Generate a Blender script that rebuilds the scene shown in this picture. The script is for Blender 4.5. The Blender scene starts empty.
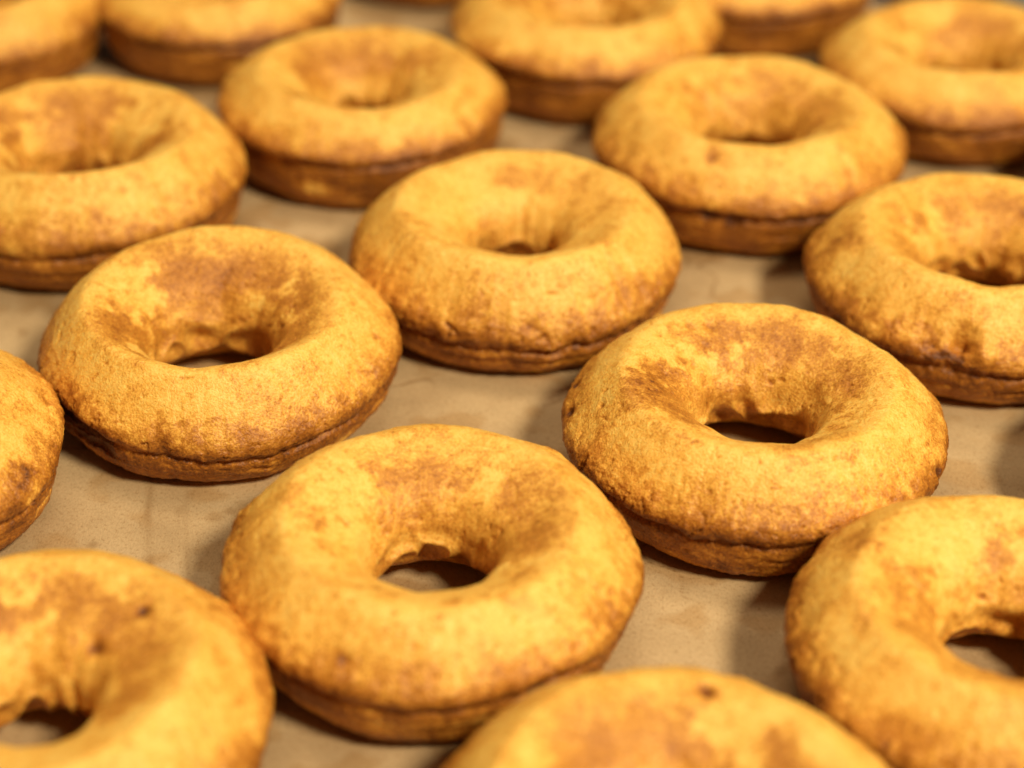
import bpy, math
import numpy as np

scene = bpy.context.scene
col = scene.collection
U = 0.043                      # metres per doughnut radius

# ------------------------------------------------------------------ camera
def make_camera():
    h, pitch, roll, f = 5.977144, 0.5789345, 0.0155042, 1911.579
    fw = np.array([0, math.cos(pitch), -math.sin(pitch)]); r = np.array([1, 0, 0.]); u = np.cross(r, fw)
    r2 = math.cos(roll) * r + math.sin(roll) * u
    u2 = -math.sin(roll) * r + math.cos(roll) * u
    from mathutils import Matrix
    cd = bpy.data.cameras.new('camera'); co = bpy.data.objects.new('camera', cd); col.objects.link(co)
    m = Matrix.Identity(4)
    for i in range(3):
        m[i][0] = r2[i]; m[i][1] = u2[i]; m[i][2] = -fw[i]
    m[0][3], m[1][3], m[2][3] = 0, 0, h * U
    co.matrix_world = m
    cd.sensor_width = 36; cd.sensor_fit = 'HORIZONTAL'; cd.lens = 36 * f / 1024
    cd.clip_start = 0.02; cd.clip_end = 50
    cd.dof.use_dof = True; cd.dof.focus_distance = 9.72 * U; cd.dof.aperture_fstop = 6.3
    cd.dof.aperture_blades = 7
    scene.camera = co
make_camera()

# ------------------------------------------------------------------ world and lamps
w = bpy.data.worlds.new('World'); scene.world = w; w.use_nodes = True
bg = w.node_tree.nodes['Background']; bg.inputs[0].default_value = (1.0, 0.80, 0.56, 1); bg.inputs[1].default_value = 0.07

def area(name, loc, target, size, power, color, size_y=None):
    from mathutils import Vector
    ld = bpy.data.lights.new(name, 'AREA'); ld.shape = 'RECTANGLE' if size_y else 'DISK'
    ld.size = size
    if size_y: ld.size_y = size_y
    ld.energy = power; ld.color = color
    o = bpy.data.objects.new(name, ld); col.objects.link(o); o.location = loc
    o.rotation_euler = (Vector(target) - Vector(loc)).to_track_quat('-Z', 'Y').to_euler()
    return o
T = (0.0, 0.42, 0.0)
area('key_lamp', (0.74, -0.42, 1.22), T, 0.30, 31.5, (1.0, 0.88, 0.67))
area('ceiling_lamp', (-0.1, 0.75, 1.5), T, 1.0, 11.0, (1.0, 0.84, 0.62), 0.5)

scene.view_settings.view_transform = 'Standard'
scene.view_settings.look = 'None'
scene.view_settings.exposure = 0.0
scene.view_settings.gamma = 1.0
scene.cycles.use_denoising = True
scene.cycles.max_bounces = 8

# ------------------------------------------------------------------ noise
_rng = np.random.RandomState(7)
_perm = _rng.permutation(256).astype(np.int32); _perm = np.concatenate([_perm, _perm])
_g = _rng.normal(size=(256, 3)).astype(np.float32); _g /= np.linalg.norm(_g, axis=1)[:, None]
def perlin(P):
    P = P.astype(np.float32); i = np.floor(P).astype(np.int32); f = P - i; i &= 255
    u = f * f * f * (f * (f * 6 - 15) + 10)
    out = 0
    for dx in (0, 1):
        wx = u[..., 0] if dx else 1 - u[..., 0]
        a = _perm[(i[..., 0] + dx) & 255]
        for dy in (0, 1):
            wy = u[..., 1] if dy else 1 - u[..., 1]
            b = _perm[a + ((i[..., 1] + dy) & 255)]
            for dz in (0, 1):
                wz = u[..., 2] if dz else 1 - u[..., 2]
                g = _g[_perm[b + ((i[..., 2] + dz) & 255)]]
                d = g[..., 0] * (f[..., 0] - dx) + g[..., 1] * (f[..., 1] - dy) + g[..., 2] * (f[..., 2] - dz)
                out = out + wx * wy * wz * d
    return out * 1.5
def fbm(P, octaves=3, gain=0.5):
    s = 0; a = 1.0
    for k in range(octaves):
        s = s + a * perlin(P * (2.03 ** k) + 17.3 * k); a *= gain
    return s
def sstep(a, b, x):
    t = np.clip((x - a) / (b - a), 0, 1); return t * t * (3 - 2 * t)
def gauss(x, c, w_):
    return np.exp(-((x - c) / w_) ** 2)

# ------------------------------------------------------------------ materials
def node(nt, kind, **kw):
    n = nt.nodes.new(kind)
    for k, v in kw.items(): setattr(n, k, v)
    return n
def dough_material():
    m = bpy.data.materials.new('fried_dough'); m.use_nodes = True; nt = m.node_tree; L = nt.links
    b = nt.nodes['Principled BSDF']
    tc = node(nt, 'ShaderNodeTexCoord'); info = node(nt, 'ShaderNodeObjectInfo')
    off = node(nt, 'ShaderNodeVectorMath', operation='SCALE'); off.inputs[0].default_value = (1, 1, 1)
    L.new(info.outputs['Random'], off.inputs['Scale'])
    add = node(nt, 'ShaderNodeVectorMath', operation='ADD')
    L.new(tc.outputs['Object'], add.inputs[0]); L.new(off.outputs[0], add.inputs[1])
    V = add.outputs[0]
    def noise(scale, detail=2, rough=0.5):
        n = node(nt, 'ShaderNodeTexNoise'); n.inputs['Scale'].default_value = scale
        n.inputs['Detail'].default_value = detail; n.inputs['Roughness'].default_value = rough
        L.new(V, n.inputs['Vector']); return n.outputs['Fac']
    def madd(x, mul, addv):
        n = node(nt, 'ShaderNodeMath', operation='MULTIPLY_ADD'); L.new(x, n.inputs[0]); n.inputs[1].default_value = mul
        if isinstance(addv, (int, float)): n.inputs[2].default_value = addv
        else: L.new(addv, n.inputs[2])
        return n.outputs[0]
    att = node(nt, 'ShaderNodeAttribute', attribute_name='fry_and_shade')
    grain = noise(1900, 2, 0.6); grain2 = noise(620, 3, 0.6); blotch = noise(150, 2, 0.5)
    v = madd(grain, 0.78, att.outputs['Fac']); v = madd(grain2, 0.50, v); v = madd(blotch, 0.20, v)
    v = madd(v, 1.0, -0.745)
    ramp = node(nt, 'ShaderNodeValToRGB'); L.new(v, ramp.inputs[0])
    e = ramp.color_ramp.elements
    e[0].position = 0.0; e[0].color = (0.93, 0.585, 0.128, 1)
    e[1].position = 1.0; e[1].color = (0.12, 0.035, 0.006, 1)
    for pos, c in ((0.20, (0.88, 0.455, 0.070)), (0.42, (0.60, 0.245, 0.029)), (0.68, (0.36, 0.120, 0.011))):
        k = e.new(pos); k.color = c + (1,)
    L.new(ramp.outputs[0], b.inputs['Base Color'])
    rr = madd(grain2, 0.45, 0.22); L.new(rr, b.inputs['Roughness'])
    b.inputs['Specular IOR Level'].default_value = 0.38
    b.inputs['Subsurface Weight'].default_value = 0.12
    b.inputs['Subsurface Radius'].default_value = (1.0, 0.45, 0.15)
    b.inputs['Subsurface Scale'].default_value = 0.0025
    h = madd(grain, 1.0, 0.0); h = madd(grain2, 0.7, h)
    bump = node(nt, 'ShaderNodeBump'); bump.inputs['Strength'].default_value = 0.55; bump.inputs['Distance'].default_value = 0.00055
    L.new(h, bump.inputs['Height']); L.new(bump.outputs[0], b.inputs['Normal'])
    return m
DOUGH = dough_material()

def paper_material():
    m = bpy.data.materials.new('brown_parchment'); m.use_nodes = True; nt = m.node_tree; L = nt.links
    b = nt.nodes['Principled BSDF']; tc = node(nt, 'ShaderNodeTexCoord'); V = tc.outputs['Object']
    def noise(scale, detail=3, rough=0.6, vec=None):
        n = node(nt, 'ShaderNodeTexNoise'); n.inputs['Scale'].default_value = scale
        n.inputs['Detail'].default_value = detail; n.inputs['Roughness'].default_value = rough
        L.new(vec or V, n.inputs['Vector']); return n.outputs['Fac']
    mp = node(nt, 'ShaderNodeMapping'); mp.inputs['Scale'].default_value = (1, 0.4, 1); mp.inputs['Rotation'].default_value = (0, 0, 0.25)
    L.new(V, mp.inputs[0])
    fib = noise(2600, 3, 0.7, mp.outputs[0]); speck = noise(1100, 2, 0.6); cloud = noise(28, 3, 0.55); oil = noise(60, 2, 0.4)
    att = node(nt, 'ShaderNodeAttribute', attribute_name='grease')
    def ramp(fac, stops):
        r = node(nt, 'ShaderNodeValToRGB'); L.new(fac, r.inputs[0]); e = r.color_ramp.elements
        e[0].position, e[0].color = stops[0][0], stops[0][1] + (1,)
        e[1].position, e[1].color = stops[-1][0], stops[-1][1] + (1,)
        for p_, c in stops[1:-1]:
            k = e.new(p_); k.color = c + (1,)
        return r.outputs[0]
    base = ramp(cloud, [(0.36, (0.41, 0.275, 0.135)), (0.66, (0.59, 0.415, 0.215))])
    def mul(a, c, fac=1.0):
        x = node(nt, 'ShaderNodeMix', data_type='RGBA', blend_type='MULTIPLY'); x.inputs[0].default_value = fac
        L.new(a, x.inputs[6]); L.new(c, x.inputs[7]); return x.outputs[2]
    c = mul(base, ramp(fib, [(0.3, (0.82, 0.80, 0.76)), (0.62, (1.05, 1.05, 1.05))]))
    c = mul(c, ramp(speck, [(0.30, (0.70, 0.62, 0.50)), (0.45, (1, 1, 1))]), 0.7)
    c = mul(c, ramp(oil, [(0.54, (1, 1, 1)), (0.60, (0.84, 0.75, 0.62))]), 0.8)
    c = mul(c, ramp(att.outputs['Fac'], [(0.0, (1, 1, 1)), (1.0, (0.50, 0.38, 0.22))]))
    L.new(c, b.inputs['Base Color'])
    b.inputs['Roughness'].default_value = 0.62; b.inputs['Specular IOR Level'].default_value = 0.3
    bump = node(nt, 'ShaderNodeBump'); bump.inputs['Strength'].default_value = 0.35; bump.inputs['Distance'].default_value = 0.0002
    L.new(fib, bump.inputs['Height']); L.new(bump.outputs[0], b.inputs['Normal'])
    return m

def metal_material():
    m = bpy.data.materials.new('dull_aluminium'); m.use_nodes = True; nt = m.node_tree
    b = nt.nodes['Principled BSDF']; b.inputs['Metallic'].default_value = 1
    tc = node(nt, 'ShaderNodeTexCoord'); n = node(nt, 'ShaderNodeTexNoise'); n.inputs['Scale'].default_value = 90; n.inputs['Detail'].default_value = 5
    nt.links.new(tc.outputs['Object'], n.inputs['Vector'])
    r = node(nt, 'ShaderNodeValToRGB'); nt.links.new(n.outputs['Fac'], r.inputs[0])
    r.color_ramp.elements[0].color = (0.50, 0.44, 0.34, 1); r.color_ramp.elements[1].color = (0.72, 0.66, 0.54, 1)
    nt.links.new(r.outputs[0], b.inputs['Base Color']); b.inputs['Roughness'].default_value = 0.42
    return m

def tag(o, label, cat, group=None, kind=None):
    if label: o['label'] = label
    if cat: o['category'] = cat
    if group: o['group'] = group
    if kind: o['kind'] = kind
    return o

def grid_mesh(name, P, closed_u, closed_v):
    nu, nv = P.shape[:2]
    idx = np.arange(nu * nv).reshape(nu, nv)
    a = idx if closed_u else idx[:-1]
    a = a if closed_v else a[:, :-1]
    bu = np.roll(idx, -1, 0)[:a.shape[0], :a.shape[1]]
    bv = np.roll(idx, -1, 1)[:a.shape[0], :a.shape[1]]
    buv = np.roll(np.roll(idx, -1, 0), -1, 1)[:a.shape[0], :a.shape[1]]
    F = np.stack([a, bu, buv, bv], -1).reshape(-1, 4).astype(np.int32)
    me = bpy.data.meshes.new(name)
    me.vertices.add(nu * nv); me.vertices.foreach_set('co', P.reshape(-1).astype(np.float32))
    me.loops.add(F.size); me.loops.foreach_set('vertex_index', F.reshape(-1))
    me.polygons.add(len(F)); me.polygons.foreach_set('loop_start', np.arange(0, F.size, 4, dtype=np.int32))
    me.polygons.foreach_set('loop_total', np.full(len(F), 4, dtype=np.int32))
    me.polygons.foreach_set('use_smooth', np.ones(len(F), dtype=bool))
    me.update(calc_edges=True); me.validate()
    return me
def set_attr(me, name, v):
    at = me.attributes.new(name, 'FLOAT', 'POINT'); at.data.foreach_set('value', v.reshape(-1).astype(np.float32))

# ------------------------------------------------------------------ doughnut
ZE = 0.25      # nominal seam height in the profile below
ZT = 0.665     # height of the crown
CTRL = np.array([(0.62, 0.004), (0.81, 0.010), (0.895, 0.05), (0.940, 0.12), (0.965, 0.19), (0.972, ZE), (0.988, 0.290),
                 (0.995, 0.328), (0.980, 0.378), (0.925, 0.448), (0.850, 0.538), (0.772, 0.610), (0.70, 0.655), (0.62, 0.645), (0.54, 0.616), (0.46, 0.582), (0.40, 0.552),
                 (0.352, 0.512), (0.315, 0.445), (0.292, 0.375), (0.303, 0.30), (0.352, 0.20), (0.425, 0.09), (0.51, 0.02)])
def profile(n):
    C = CTRL; N = len(C); out = []
    for i in range(N):
        p0, p1, p2, p3 = C[(i - 1) % N], C[i], C[(i + 1) % N], C[(i + 2) % N]
        for t in np.linspace(0, 1, 24, endpoint=False):
            out.append(0.5 * ((2 * p1) + (-p0 + p2) * t + (2 * p0 - 5 * p1 + 4 * p2 - p3) * t * t + (-p0 + 3 * p1 - 3 * p2 + p3) * t ** 3))
    o = np.array(out); o = np.vstack([o, o[:1]])
    s = np.concatenate([[0], np.cumsum(np.hypot(*np.diff(o, axis=0).T))])
    q = np.linspace(0, s[-1], n, endpoint=False)
    return np.stack([np.interp(q, s, o[:, 0]), np.interp(q, s, o[:, 1])], -1)

def make_doughnut(x, y, s, label, seam=0.3, seed=0, res=1.0, marks=(), height=1.0, hole=(1.0, 1.0, 0.0, 0.0), brown=1.0,
                  ring=(0.0, 0.6), cover=0.0, tilt=(0, 0), squash=(1.0, 0.0), lower=1.0, ragged=1.0, side_brown=0.0):
    nth, nt_ = int(620 * res), int(300 * res)
    pr = profile(nt_); th = np.linspace(0, 2 * np.pi, nth, endpoint=False)
    R0 = pr[:, 0][None, :]; Z0 = pr[:, 1][None, :]; TH = th[:, None]
    cx, sx = np.cos(TH), np.sin(TH)
    so = np.array([seed * 3.71, seed * 1.37, seed * 5.11])
    def nth1(freq, k, octv=2):       # periodic noise round the ring
        a = np.stack([cx[:, 0] * freq, sx[:, 0] * freq, np.full(nth, 3.3 * k + seed)], -1)
        return fbm(a + so, octv)[:, None]
    R = np.repeat(R0, nth, 0); Z = np.repeat(Z0, nth, 0)
    outer = sstep(0.58, 0.72, R)
    inner = 1 - sstep(0.38, 0.62, R)
    # seam height wanders round the ring, ragged dome edge
    zc = seam + 0.035 * nth1(1.3, 1) + 0.016 * ragged * nth1(6, 2, 2) + 0.010 * ragged * nth1(18, 3, 2)
    zc = np.repeat(zc, nt_, 1)
    warped = np.where(Z < ZE, Z * zc / ZE, zc + (Z - ZE) * (ZT - zc) / (ZT - ZE))
    Z = Z * (1 - outer) + warped * outer
    zin = 0.42 + 0.05 * nth1(2.0, 4)
    Z = Z * 1.008 * height * (1 + 0.05 * nth1(1.0, 5) * sstep(0.3, 0.8, Z) )
    # outline out of round
    R = R * (1 + outer * (0.018 * nth1(1.2, 6) + 0.007 * nth1(5, 7) + 0.004 * nth1(16, 17)))
    # lower tier a little smaller, with a second fold
    low = outer * (1 - sstep(0, 0.05, Z - zc))
    R = R * (1 - low * (1 - lower))
    fold_on = np.repeat(sstep(-0.15, 0.3, nth1(1.6, 8)), nt_, 1)
    z2 = zc * 0.60 + 0.02 * nth1(3, 9) + 0.008 * nth1(14, 12)
    R = R - outer * 0.014 * fold_on * gauss(Z, z2, 0.016)
    # main seam
    sd = np.repeat(0.75 + 0.8 * nth1(3.0, 10), nt_, 1)
    R = R - outer * 0.026 * np.clip(sd, 0.25, 1.5) * gauss(Z, zc, 0.017)
    R = R + outer * 0.006 * gauss(Z, zc + 0.05, 0.035)
    # hole: size, offset, lumps on its lower wall
    R = R + inner * (0.010 + 0.30 * (hole[0] - 1) + 0.022 * nth1(2.2, 11) + 0.020 * nth1(2.6, 13) * gauss(Z, 0.17, 0.12))
    bil = 1 - 2.4 * np.abs(perlin(np.stack([R * cx * 4.6, R * sx * 4.6, Z * 4.5], -1) + so))
    R = R - inner * 0.062 * bil * gauss(Z, 0.22, 0.13)
    rid = nth1(7, 15, 2)
    R = R - inner * 0.004 * rid * gauss(Z, 0.38, 0.13)
    Xh = hole[2] * (1 - sstep(0.3, 0.9, R)); Yh = (hole[3] - 0.06) * (1 - sstep(0.3, 0.9, R))
    ax, ang = squash
    X = R * cx + Xh; Y = R * sx + Yh
    P = np.stack([X, Y, Z], -1)
    if ax != 1.0:
        ca, sa = math.cos(ang), math.sin(ang)
        u = (X * ca + Y * sa) * ax; v = (-X * sa + Y * ca) / ax
        P[..., 0] = u * ca - v * sa; P[..., 1] = u * sa + v * ca
    du = np.roll(P, -1, 0) - np.roll(P, 1, 0); dv = np.roll(P, -1, 1) - np.roll(P, 1, 1)
    N = np.cross(du, dv); N /= np.linalg.norm(N, axis=-1, keepdims=True) + 1e-9
    Q = P + so
    nbig = fbm(Q * 2.1, 2); nmid = fbm(Q * 7.5 + 5, 2) * 0.85; nfine = fbm(Q * 26 + 9, 3, 0.6)
    top = sstep(zc + 0.0, zc + 0.12, Z)
    side = outer * (1 - top)
    edge = outer * gauss(Z, zc + 0.10, 0.10)
    d = 0.016 * nbig + 0.0040 * nmid + 0.0015 * nfine
    d += edge * (0.0022 * nmid + 0.003 * nfine) * ragged
    # horizontal stretch wrinkles on the side, small cracks of the dome edge
    wr = fbm(np.stack([cx * 2.2 + 0 * Z, sx * 2.2 + 0 * Z, Z * 15], -1) + so, 3)
    d += side * (0.006 * wr + 0.004 * nfine)
    crk = fbm(np.stack([cx * 9 + 0 * Z, sx * 9 + 0 * Z, Z * 4], -1) + so * 2, 2)
    crack = gauss(crk, 0.0, 0.035) * edge * sstep(0.02, 0.22, nmid + 0.05)
    d -= 0.016 * crack * ragged
    # round pits left by bubbles
    pn = perlin(Q * 9.0 + 40); pits = sstep(0.60, 0.74, pn)
    d -= 0.008 * pits
    P0 = P
    P = P + N * (d * sstep(0.0, 0.05, Z))[..., None]
    # ---------------- browning, plus shade painted inside the hole
    rr = np.hypot(P0[..., 0] - Xh, P0[..., 1] - Yh)
    fb1 = fbm(Q * 1.7 + 11, 3); fb2 = fbm(Q * 5.0 + 23, 4, 0.6); fb3 = fbm(Q * 14 + 31, 3, 0.65)
    rd, rw = ring
    az = np.cos(TH - math.radians(rd)) * 0.35
    band = gauss(rr, 0.46, 0.14) * top
    fb4 = fbm(Q * 42 + 77, 2)
    fry_and_shade = 0.11 + 0.045 * fb2 + 0.04 * fb3 + 0.035 * fb4
    fry_and_shade += 0.07 * sstep(-0.05, 0.35, fb2 + 0.35 * fb3) * top
    fry_and_shade += 0.30 * outer * sstep(0.84, 1.0, rr) * (1 + 0.5 * fb2 + 0.3 * fb3)
    fry_and_shade += 0.62 * rw * sstep(-0.24 - cover, 0.26 - cover, fb1 * 0.9 + az * 0.7 + 0.35 * fb2 + 0.20 * fb3) * band * brown
    fry_and_shade += 0.07 * sstep(0.0, 0.5, fb1 + 0.3 * fb2) * top * brown
    fry_and_shade += 0.26 * outer * gauss(Z, zc + 0.03, 0.075) * (1 + 0.8 * fb2)
    fry_and_shade -= 0.30 * side * gauss(Z, zc * 0.48, 0.035) * sstep(-0.25, 0.35, fb1 + 0.5 * wr)
    fry_and_shade += 0.56 * side * (1 + 1.0 * wr + 0.5 * fb2) + side_brown * side
    fry_and_shade += 0.09 * outer * gauss(Z, zc, 0.022) * np.clip(sd, 0.3, 1.3) + 0.07 * fold_on * outer * gauss(Z, z2, 0.020)
    fry_and_shade += 0.08 * inner * (1 - sstep(0.3, 0.5, Z))  # faint painted shade on the wall of the hole
    fry_and_shade += 0.38 * inner * (1 - sstep(0.14, 0.38, Z)) * (0.9 + 0.5 * fb2)  # dark of the lower hole painted into the colour as shade
    tiny = sstep(0.50, 0.62, perlin(Q * 24 + 90)) * top
    P = P - N * (0.006 * tiny)[..., None]
    spots = 0.16 * tiny + sstep(0.52, 0.66, perlin(Q * 8.0 + 60)) * 0.12 + sstep(0.52, 0.66, perlin(Q * 17 + 70)) * 0.16
    fry_and_shade += spots + 0.14 * pits + 0.22 * crack
    fry_and_shade = np.where(fry_and_shade > 0, 0.88 * np.tanh(fry_and_shade / 0.88), fry_and_shade)
    # particular dents, pits, burnt patches and bumps: (kind, angle deg, radius, height, size, depth, browning)
    for (adeg, mr, mz, sz, dep, br) in marks:
        c = np.array([mr * math.cos(math.radians(adeg)), mr * math.sin(math.radians(adeg)), mz])
        c = P0.reshape(-1, 3)[np.argmin(np.linalg.norm(P0 - c, axis=-1))]
        dist = np.linalg.norm(P0 - c, axis=-1) * (1 + 0.35 * nmid)
        gk = np.exp(-(dist / sz) ** 2)
        P = P - N * (gk * dep * (1 + 0.8 * nmid))[..., None]
        fry_and_shade = fry_and_shade + br * gk * (1 + 0.9 * fb3)
    # settle on the paper
    P[..., 2] = np.maximum(P[..., 2], 0.002 + 0.0 * P[..., 2])
    if tilt != (0, 0):
        P[..., 2] = P[..., 2] * (1 + tilt[0] * P[..., 0] + tilt[1] * P[..., 1])
    me = grid_mesh('doughnut', P * (s * U), True, True)
    set_attr(me, 'fry_and_shade', np.clip(fry_and_shade, 0, 1.0))
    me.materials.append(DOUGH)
    o = bpy.data.objects.new('doughnut', me); col.objects.link(o)
    o.location = (x * U, y * U, 0.0006)
    tag(o, label, 'doughnut', 'plain fried doughnuts laid out on the parchment')
    return o

D = [
 dict(x=-0.362, y=7.037, s=0.984, seam=0.29, seed=1, res=1.0, ring=(60, 0.45), hole=(1.0, 1, 0, 0.0),
      label='large golden front doughnut with pale paper showing through its hole',
      marks=[(53, 0.91, 0.50, 0.10, -0.030, 0.10), (45, 0.93, 0.49, 0.06, -0.016, 0.1), (62, 0.92, 0.49, 0.035, 0.014, 0.2), (-112, 0.93, 0.508, 0.035, 0.015, 0.4), (-60, 0.96, 0.323, 0.05, 0.02, 0.4)]),
 dict(x=-1.622, y=8.960, s=0.993, seam=0.26, seed=2, res=1.0, tilt=(0.0, 0.09), hole=(1.12, 1, -0.02, -0.09), height=1.02, ring=(20, 0.80), cover=0.35, side_brown=0.08,
      label='browned doughnut with a ragged dark lower left edge and brown ring round its hole',
      marks=[(-125, 0.96, 0.231, 0.1, 0.06, 0.5), (-135, 0.96, 0.254, 0.12, 0.05, 0.5), (-145, 0.97, 0.277, 0.1, 0.035, 0.4), (-74, 0.47, 0.616, 0.03, 0.01, 0.45), (-100, 0.97, 0.347, 0.07, 0.02, 0.2)]),
 dict(x=0.010, y=10.072, s=1.000, seam=0.24, seed=3, res=1.0, ring=(10, 0.36), brown=0.7, ragged=1.7,
      label='even golden doughnut in the middle with a crumbly split along its front edge',
      marks=[(-80, 0.98, 0.323, 0.035, 0.03, 0.3), (-85, 0.97, 0.4, 0.03, 0.025, 0.2), (-62, 0.93, 0.508, 0.03, 0.015, 0.3), (-108, 0.99, 0.308, 0.05, 0.02, 0.3)]),
 dict(x=1.265, y=8.271, s=0.996, seam=0.26, seed=4, res=1.0, ring=(50, 0.60), hole=(1.05, 1, 0, 0),
      label='sharpest doughnut with two tiny dark pits on its left rim and lumps inside its hole',
      marks=[(181, 0.985, 0.42, 0.030, 0.03, 1.1), (166, 0.985, 0.43, 0.030, 0.03, 1.1), (-161, 0.62, 0.64, 0.12, 0.0, 0.22), (-95, 0.38, 0.49, 0.13, 0.0, 0.25), (-168, 0.84, 0.562, 0.022, 0.012, 0.45), (20, 0.99, 0.385, 0.05, 0.025, 0.15), (-25, 1.0, 0.347, 0.05, 0.035, 0.3), (112, 0.55, 0.631, 0.04, 0.02, 0.15), (-45, 0.5, 0.616, 0.05, 0.0, 0.25), (-178, 0.6, 0.631, 0.13, 0.0, 0.2), (-60, 0.8, 0.616, 0.06, 0.004, 0.2)]),
 dict(x=1.542, y=11.535, s=1.040, seam=0.31, seed=5, res=0.8, hole=(1.12, 1, 0, 0), ring=(120, 0.42), brown=0.8,
      label='blurred doughnut behind the middle one with a dark scab on its lower front edge',
      marks=[(-110, 0.97, 0.323, 0.05, 0.02, 0.6), (-100, 0.97, 0.293, 0.05, 0.02, 0.4), (-112, 0.8, 0.616, 0.05, 0.01, 0.3)]),
 dict(x=-1.052, y=12.031, s=0.989, seam=0.38, seed=6, res=0.8, ring=(80, 0.60), height=1.0,
      label='tall sided doughnut behind the gap between the left and middle ones'),
 dict(x=-2.769, y=10.940, s=1.045, seam=0.29, seed=7, res=0.8, hole=(1.12, 1, 0, 0), ring=(90, 0.60),
      label='doughnut cut by the left edge of the photo, behind the dark browned one',
      marks=[(170, 0.6, 0.639, 0.14, 0.01, 0.25)]),
 dict(x=2.766, y=9.836, s=1.034, seam=0.27, seed=8, res=1.0, hole=(1.12, 1, 0.0, 0.0), ring=(100, 0.45),
      label='doughnut at the right edge with a torn dark crater in its front rim',
      marks=[(-108, 0.95, 0.431, 0.085, 0.085, 0.25), (-101, 0.97, 0.4, 0.05, -0.05, 0.0), (-117, 0.96, 0.385, 0.07, 0.03, 0.5), (-112, 0.98, 0.323, 0.06, 0.04, 0.5), (-178, 0.82, 0.585, 0.1, 0.004, 0.35), (50, 0.45, 0.616, 0.03, 0.01, 0.4)]),
 dict(x=-3.265, y=7.920, s=0.979, seam=0.29, seed=9, res=1.0, ring=(0, 0.3),
      label='doughnut mostly outside the left edge with a round brown scab on its side',
      marks=[(-21, 0.97, 0.462, 0.075, 0.008, 0.45), (18, 0.95, 0.477, 0.06, 0.03, 0.1), (14, 0.98, 0.477, 0.03, -0.03, 0.0)]),
 dict(x=-1.985, y=5.983, s=0.987, seam=0.29, seed=10, res=0.9, hole=(0.85, 1, 0.02, 0), ring=(10, 0.62),
      label='blurred doughnut filling the bottom left corner',
      marks=[(40, 0.55, 0.647, 0.035, 0.015, 0.5), (35, 0.88, 0.554, 0.06, 0.0, 0.3), (45, 0.36, 0.477, 0.04, 0.03, 0.5)]),
 dict(x=0.660, y=5.235, s=1.010, seam=0.29, seed=11, res=0.9, ring=(130, 0.55),
      label='doughnut cropped by the bottom edge with one dark pinhole on its top',
      marks=[(76, 0.62, 0.654, 0.035, 0.035, 0.6), (95, 0.97, 0.462, 0.06, -0.01, 0.4)]),
 dict(x=2.228, y=6.544, s=0.991, seam=0.29, seed=12, res=1.0, ring=(180, 0.5), hole=(1.05, 1, 0, 0),
      label='blurred doughnut cut off by the lower right edge, nearest the bottom right corner',
      marks=[(150, 0.75, 0.631, 0.12, 0.008, 0.28), (146, 0.97, 0.347, 0.05, 0.02, 0.3)]),
 dict(x=-4.068, y=13.589, s=0.941, seam=0.30, seed=13, res=0.6, ring=(60, 0.5),
      label='blurred doughnut in the top left corner of the photo'),
 dict(x=-2.276, y=13.872, s=0.940, seam=0.38, seed=14, res=0.6, ring=(60, 0.5), side_brown=0.05,
      label='blurred doughnut at the top edge, right beside the one in the top left corner'),
 dict(x=0.510, y=13.385, s=1.015, seam=0.36, seed=15, res=0.6, ring=(60, 0.5), side_brown=0.05,
      label='blurred doughnut at the top centre whose hole touches the top edge of the photo'),
 dict(x=1.880, y=14.520, s=0.967, seam=0.39, seed=16, res=0.6, ring=(60, 0.5), side_brown=0.08,
      label='doughnut behind the top centre one, at its right, showing only its front side'),
 dict(x=3.187, y=12.792, s=0.993, seam=0.31, seed=17, res=0.6, hole=(1.12, 1, 0, 0), ring=(60, 0.5), side_brown=0.05,
      label='blurred doughnut nearest the top right corner with grey metal rim behind it'),
 dict(x=-0.750, y=15.520, s=0.980, seam=0.36, seed=18, res=0.5, ring=(60, 0.5), side_brown=0.1,
      label='farthest doughnut, only a sliver of brown side at the top edge of the photo'),
 dict(x=3.740, y=7.920, s=0.970, seam=0.29, seed=19, res=0.4,
      label='doughnut just outside the right edge, seen only by its shadow on the paper'),
 dict(x=4.330, y=11.200, s=0.930, seam=0.29, seed=20, res=0.4,
      label='doughnut outside the right edge beside the top right one, seen only by its shadow'),
]
_rv = np.random.RandomState(5)
for kw in D:
    a_, b_, c_, d_ = _rv.uniform(-1, 1, 4)
    kw.setdefault('hole', (1 + 0.09 * a_, 1, 0.025 * b_, 0.02 * c_)); kw.setdefault('height', 1 + 0.03 * d_)
    make_doughnut(**kw)

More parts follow.
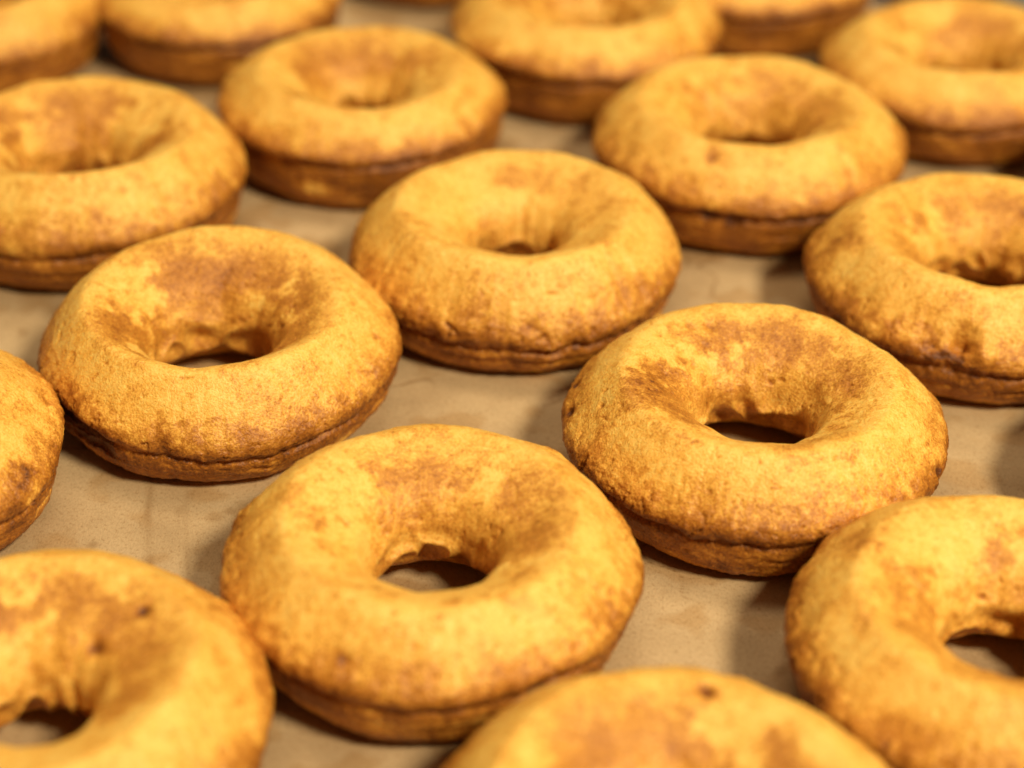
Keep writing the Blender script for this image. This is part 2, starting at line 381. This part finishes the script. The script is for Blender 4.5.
# ------------------------------------------------------------------ parchment
E1 = np.array([0.57, -0.8216]); E2 = np.array([0.8216, 0.57]); CORNER = np.array([4.15, 13.45])   # along and across the tray
A0, A1, B0, B1 = -7.2, 9.0, -11.6, -0.05
def make_paper():
    ga, gb = np.meshgrid(np.linspace(A0 + 0.1, A1 - 0.1, 1100), np.linspace(B0 + 0.1, B1 - 0.1, 800), indexing='ij')
    X = CORNER[0] + ga * E1[0] + gb * E2[0]; Y = CORNER[1] + ga * E1[1] + gb * E2[1]
    P = np.stack([X, Y, np.zeros_like(X)], -1)
    g = np.zeros_like(X)
    for lx, sl, wd, st in ((-1.80, -0.168, 0.020, 0.6), (-1.61, -0.16, 0.014, 0.35), (0.62, 0.05, 0.012, 0.15), (-1.2, 0.0, 0.012, 0.2)):
        dx = X - (lx + sl * (Y - 7.5)) - 0.02 * perlin(np.stack([Y * 3, Y * 0, X * 0 + lx], -1))
        br = 0.6 + 0.8 * perlin(np.stack([Y * 6, Y * 0 + 4, X * 0 + lx], -1))
        g += st * gauss(dx, 0, wd) * np.clip(br, 0.1, 1.2)
    wk = gauss(fbm(P * 1.1 + 8, 3), 0.0, 0.012) * sstep(0.05, 0.3, perlin(P * 0.9 + 30))
    g += 0.8 * wk
    sp = sstep(0.55, 0.66, perlin(P * 5 + 50))
    g += 0.35 * sp
    for cx_, cy_, r_ in ((-1.52, 7.85, 0.05), (-1.45, 7.9, 0.03), (-2.1, 7.6, 0.03)):
        g += 0.5 * np.exp(-(((X - cx_) ** 2 + (Y - cy_) ** 2) / r_ ** 2) ** 2)
    # grease that has soaked out round each doughnut
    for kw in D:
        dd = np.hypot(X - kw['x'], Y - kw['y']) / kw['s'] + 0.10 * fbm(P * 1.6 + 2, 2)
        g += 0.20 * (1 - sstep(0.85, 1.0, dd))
    z = -0.004 * wk
    P[..., 2] = z * U
    P[..., 0] *= U; P[..., 1] *= U
    me = grid_mesh('parchment_paper', P, False, False)
    set_attr(me, 'grease', np.clip(g, 0, 1))
    me.materials.append(paper_material())
    o = bpy.data.objects.new('parchment_paper', me); col.objects.link(o)
    tag(o, 'sheet of brown parchment paper under all the doughnuts, spotted with grease', 'paper')
    return o
make_paper()

# ------------------------------------------------------------------ tray
def make_tray():
    m = metal_material()
    x0, x1, y0, y1 = A0 * U, A1 * U, B0 * U, B1 * U
    e = bpy.data.objects.new('baking_tray', None); col.objects.link(e); e.location = (CORNER[0] * U, CORNER[1] * U, -0.0045); e.rotation_euler = (0, 0, math.atan2(E1[1], E1[0]))
    tag(e, 'shallow grey metal baking tray lined with the brown parchment', 'tray')
    def loop_mesh(name, loops, cap=False, capz=None):
        # rounded-rectangle loops joined to a surface
        def rrect(ins, r, z, n=10):
            pts = []
            X0, X1, Y0, Y1 = x0 + ins, x1 - ins, y0 + ins, y1 - ins
            for cx_, cy_, a0 in ((X1 - r, Y1 - r, 0), (X0 + r, Y1 - r, 90), (X0 + r, Y0 + r, 180), (X1 - r, Y0 + r, 270)):
                for k in range(n + 1):
                    a = math.radians(a0 + 90 * k / n); pts.append((cx_ + r * math.cos(a), cy_ + r * math.sin(a), z))
            return pts
        vs = []; fs = []
        L_ = [rrect(*l) for l in loops]; n = len(L_[0])
        for l in L_: vs += l
        for i in range(len(L_) - 1):
            for k in range(n):
                fs.append((i * n + k, i * n + (k + 1) % n, (i + 1) * n + (k + 1) % n, (i + 1) * n + k))
        if cap: fs.append(tuple(range(n)))
        me = bpy.data.meshes.new(name); me.from_pydata(vs, [], fs); me.materials.append(m)
        for p in me.polygons: p.use_smooth = len(p.vertices) == 4
        o = bpy.data.objects.new(name, me); col.objects.link(o); o.parent = e
        return o
    loop_mesh('tray_base', [(0.004, 0.012, 0.0034), (0.0015, 0.014, 0.004), (0.0, 0.016, 0.006), (-0.004, 0.02, 0.020)], cap=True)
    rm = [(-0.004 - 0.0035 - 0.0035 * math.cos(a), 0.02, 0.020 + 0.0035 * math.sin(a)) for a in np.linspace(math.pi, -math.pi * 0.6, 14)]
    loop_mesh('rim', rm)
make_tray()

# ------------------------------------------------------------------ table under the tray
def make_table():
    m = bpy.data.materials.new('steel_table'); m.use_nodes = True; nt = m.node_tree; b = nt.nodes['Principled BSDF']
    n = node(nt, 'ShaderNodeTexNoise'); n.inputs['Scale'].default_value = 30
    r = node(nt, 'ShaderNodeValToRGB'); nt.links.new(n.outputs['Fac'], r.inputs[0])
    r.color_ramp.elements[0].color = (0.30, 0.28, 0.25, 1); r.color_ramp.elements[1].color = (0.42, 0.40, 0.36, 1)
    nt.links.new(r.outputs[0], b.inputs['Base Color']); b.inputs['Metallic'].default_value = 0.6; b.inputs['Roughness'].default_value = 0.5
    P = np.zeros((2, 2, 3))
    for i, xx in enumerate((-1.2, 1.2)):
        for j, yy in enumerate((-0.8, 2.2)): P[i, j] = (xx, yy, -0.0046)
    me = grid_mesh('table_top', P, False, False); me.materials.append(m)
    o = bpy.data.objects.new('table_top', me); col.objects.link(o); o['kind'] = 'structure'
make_table()
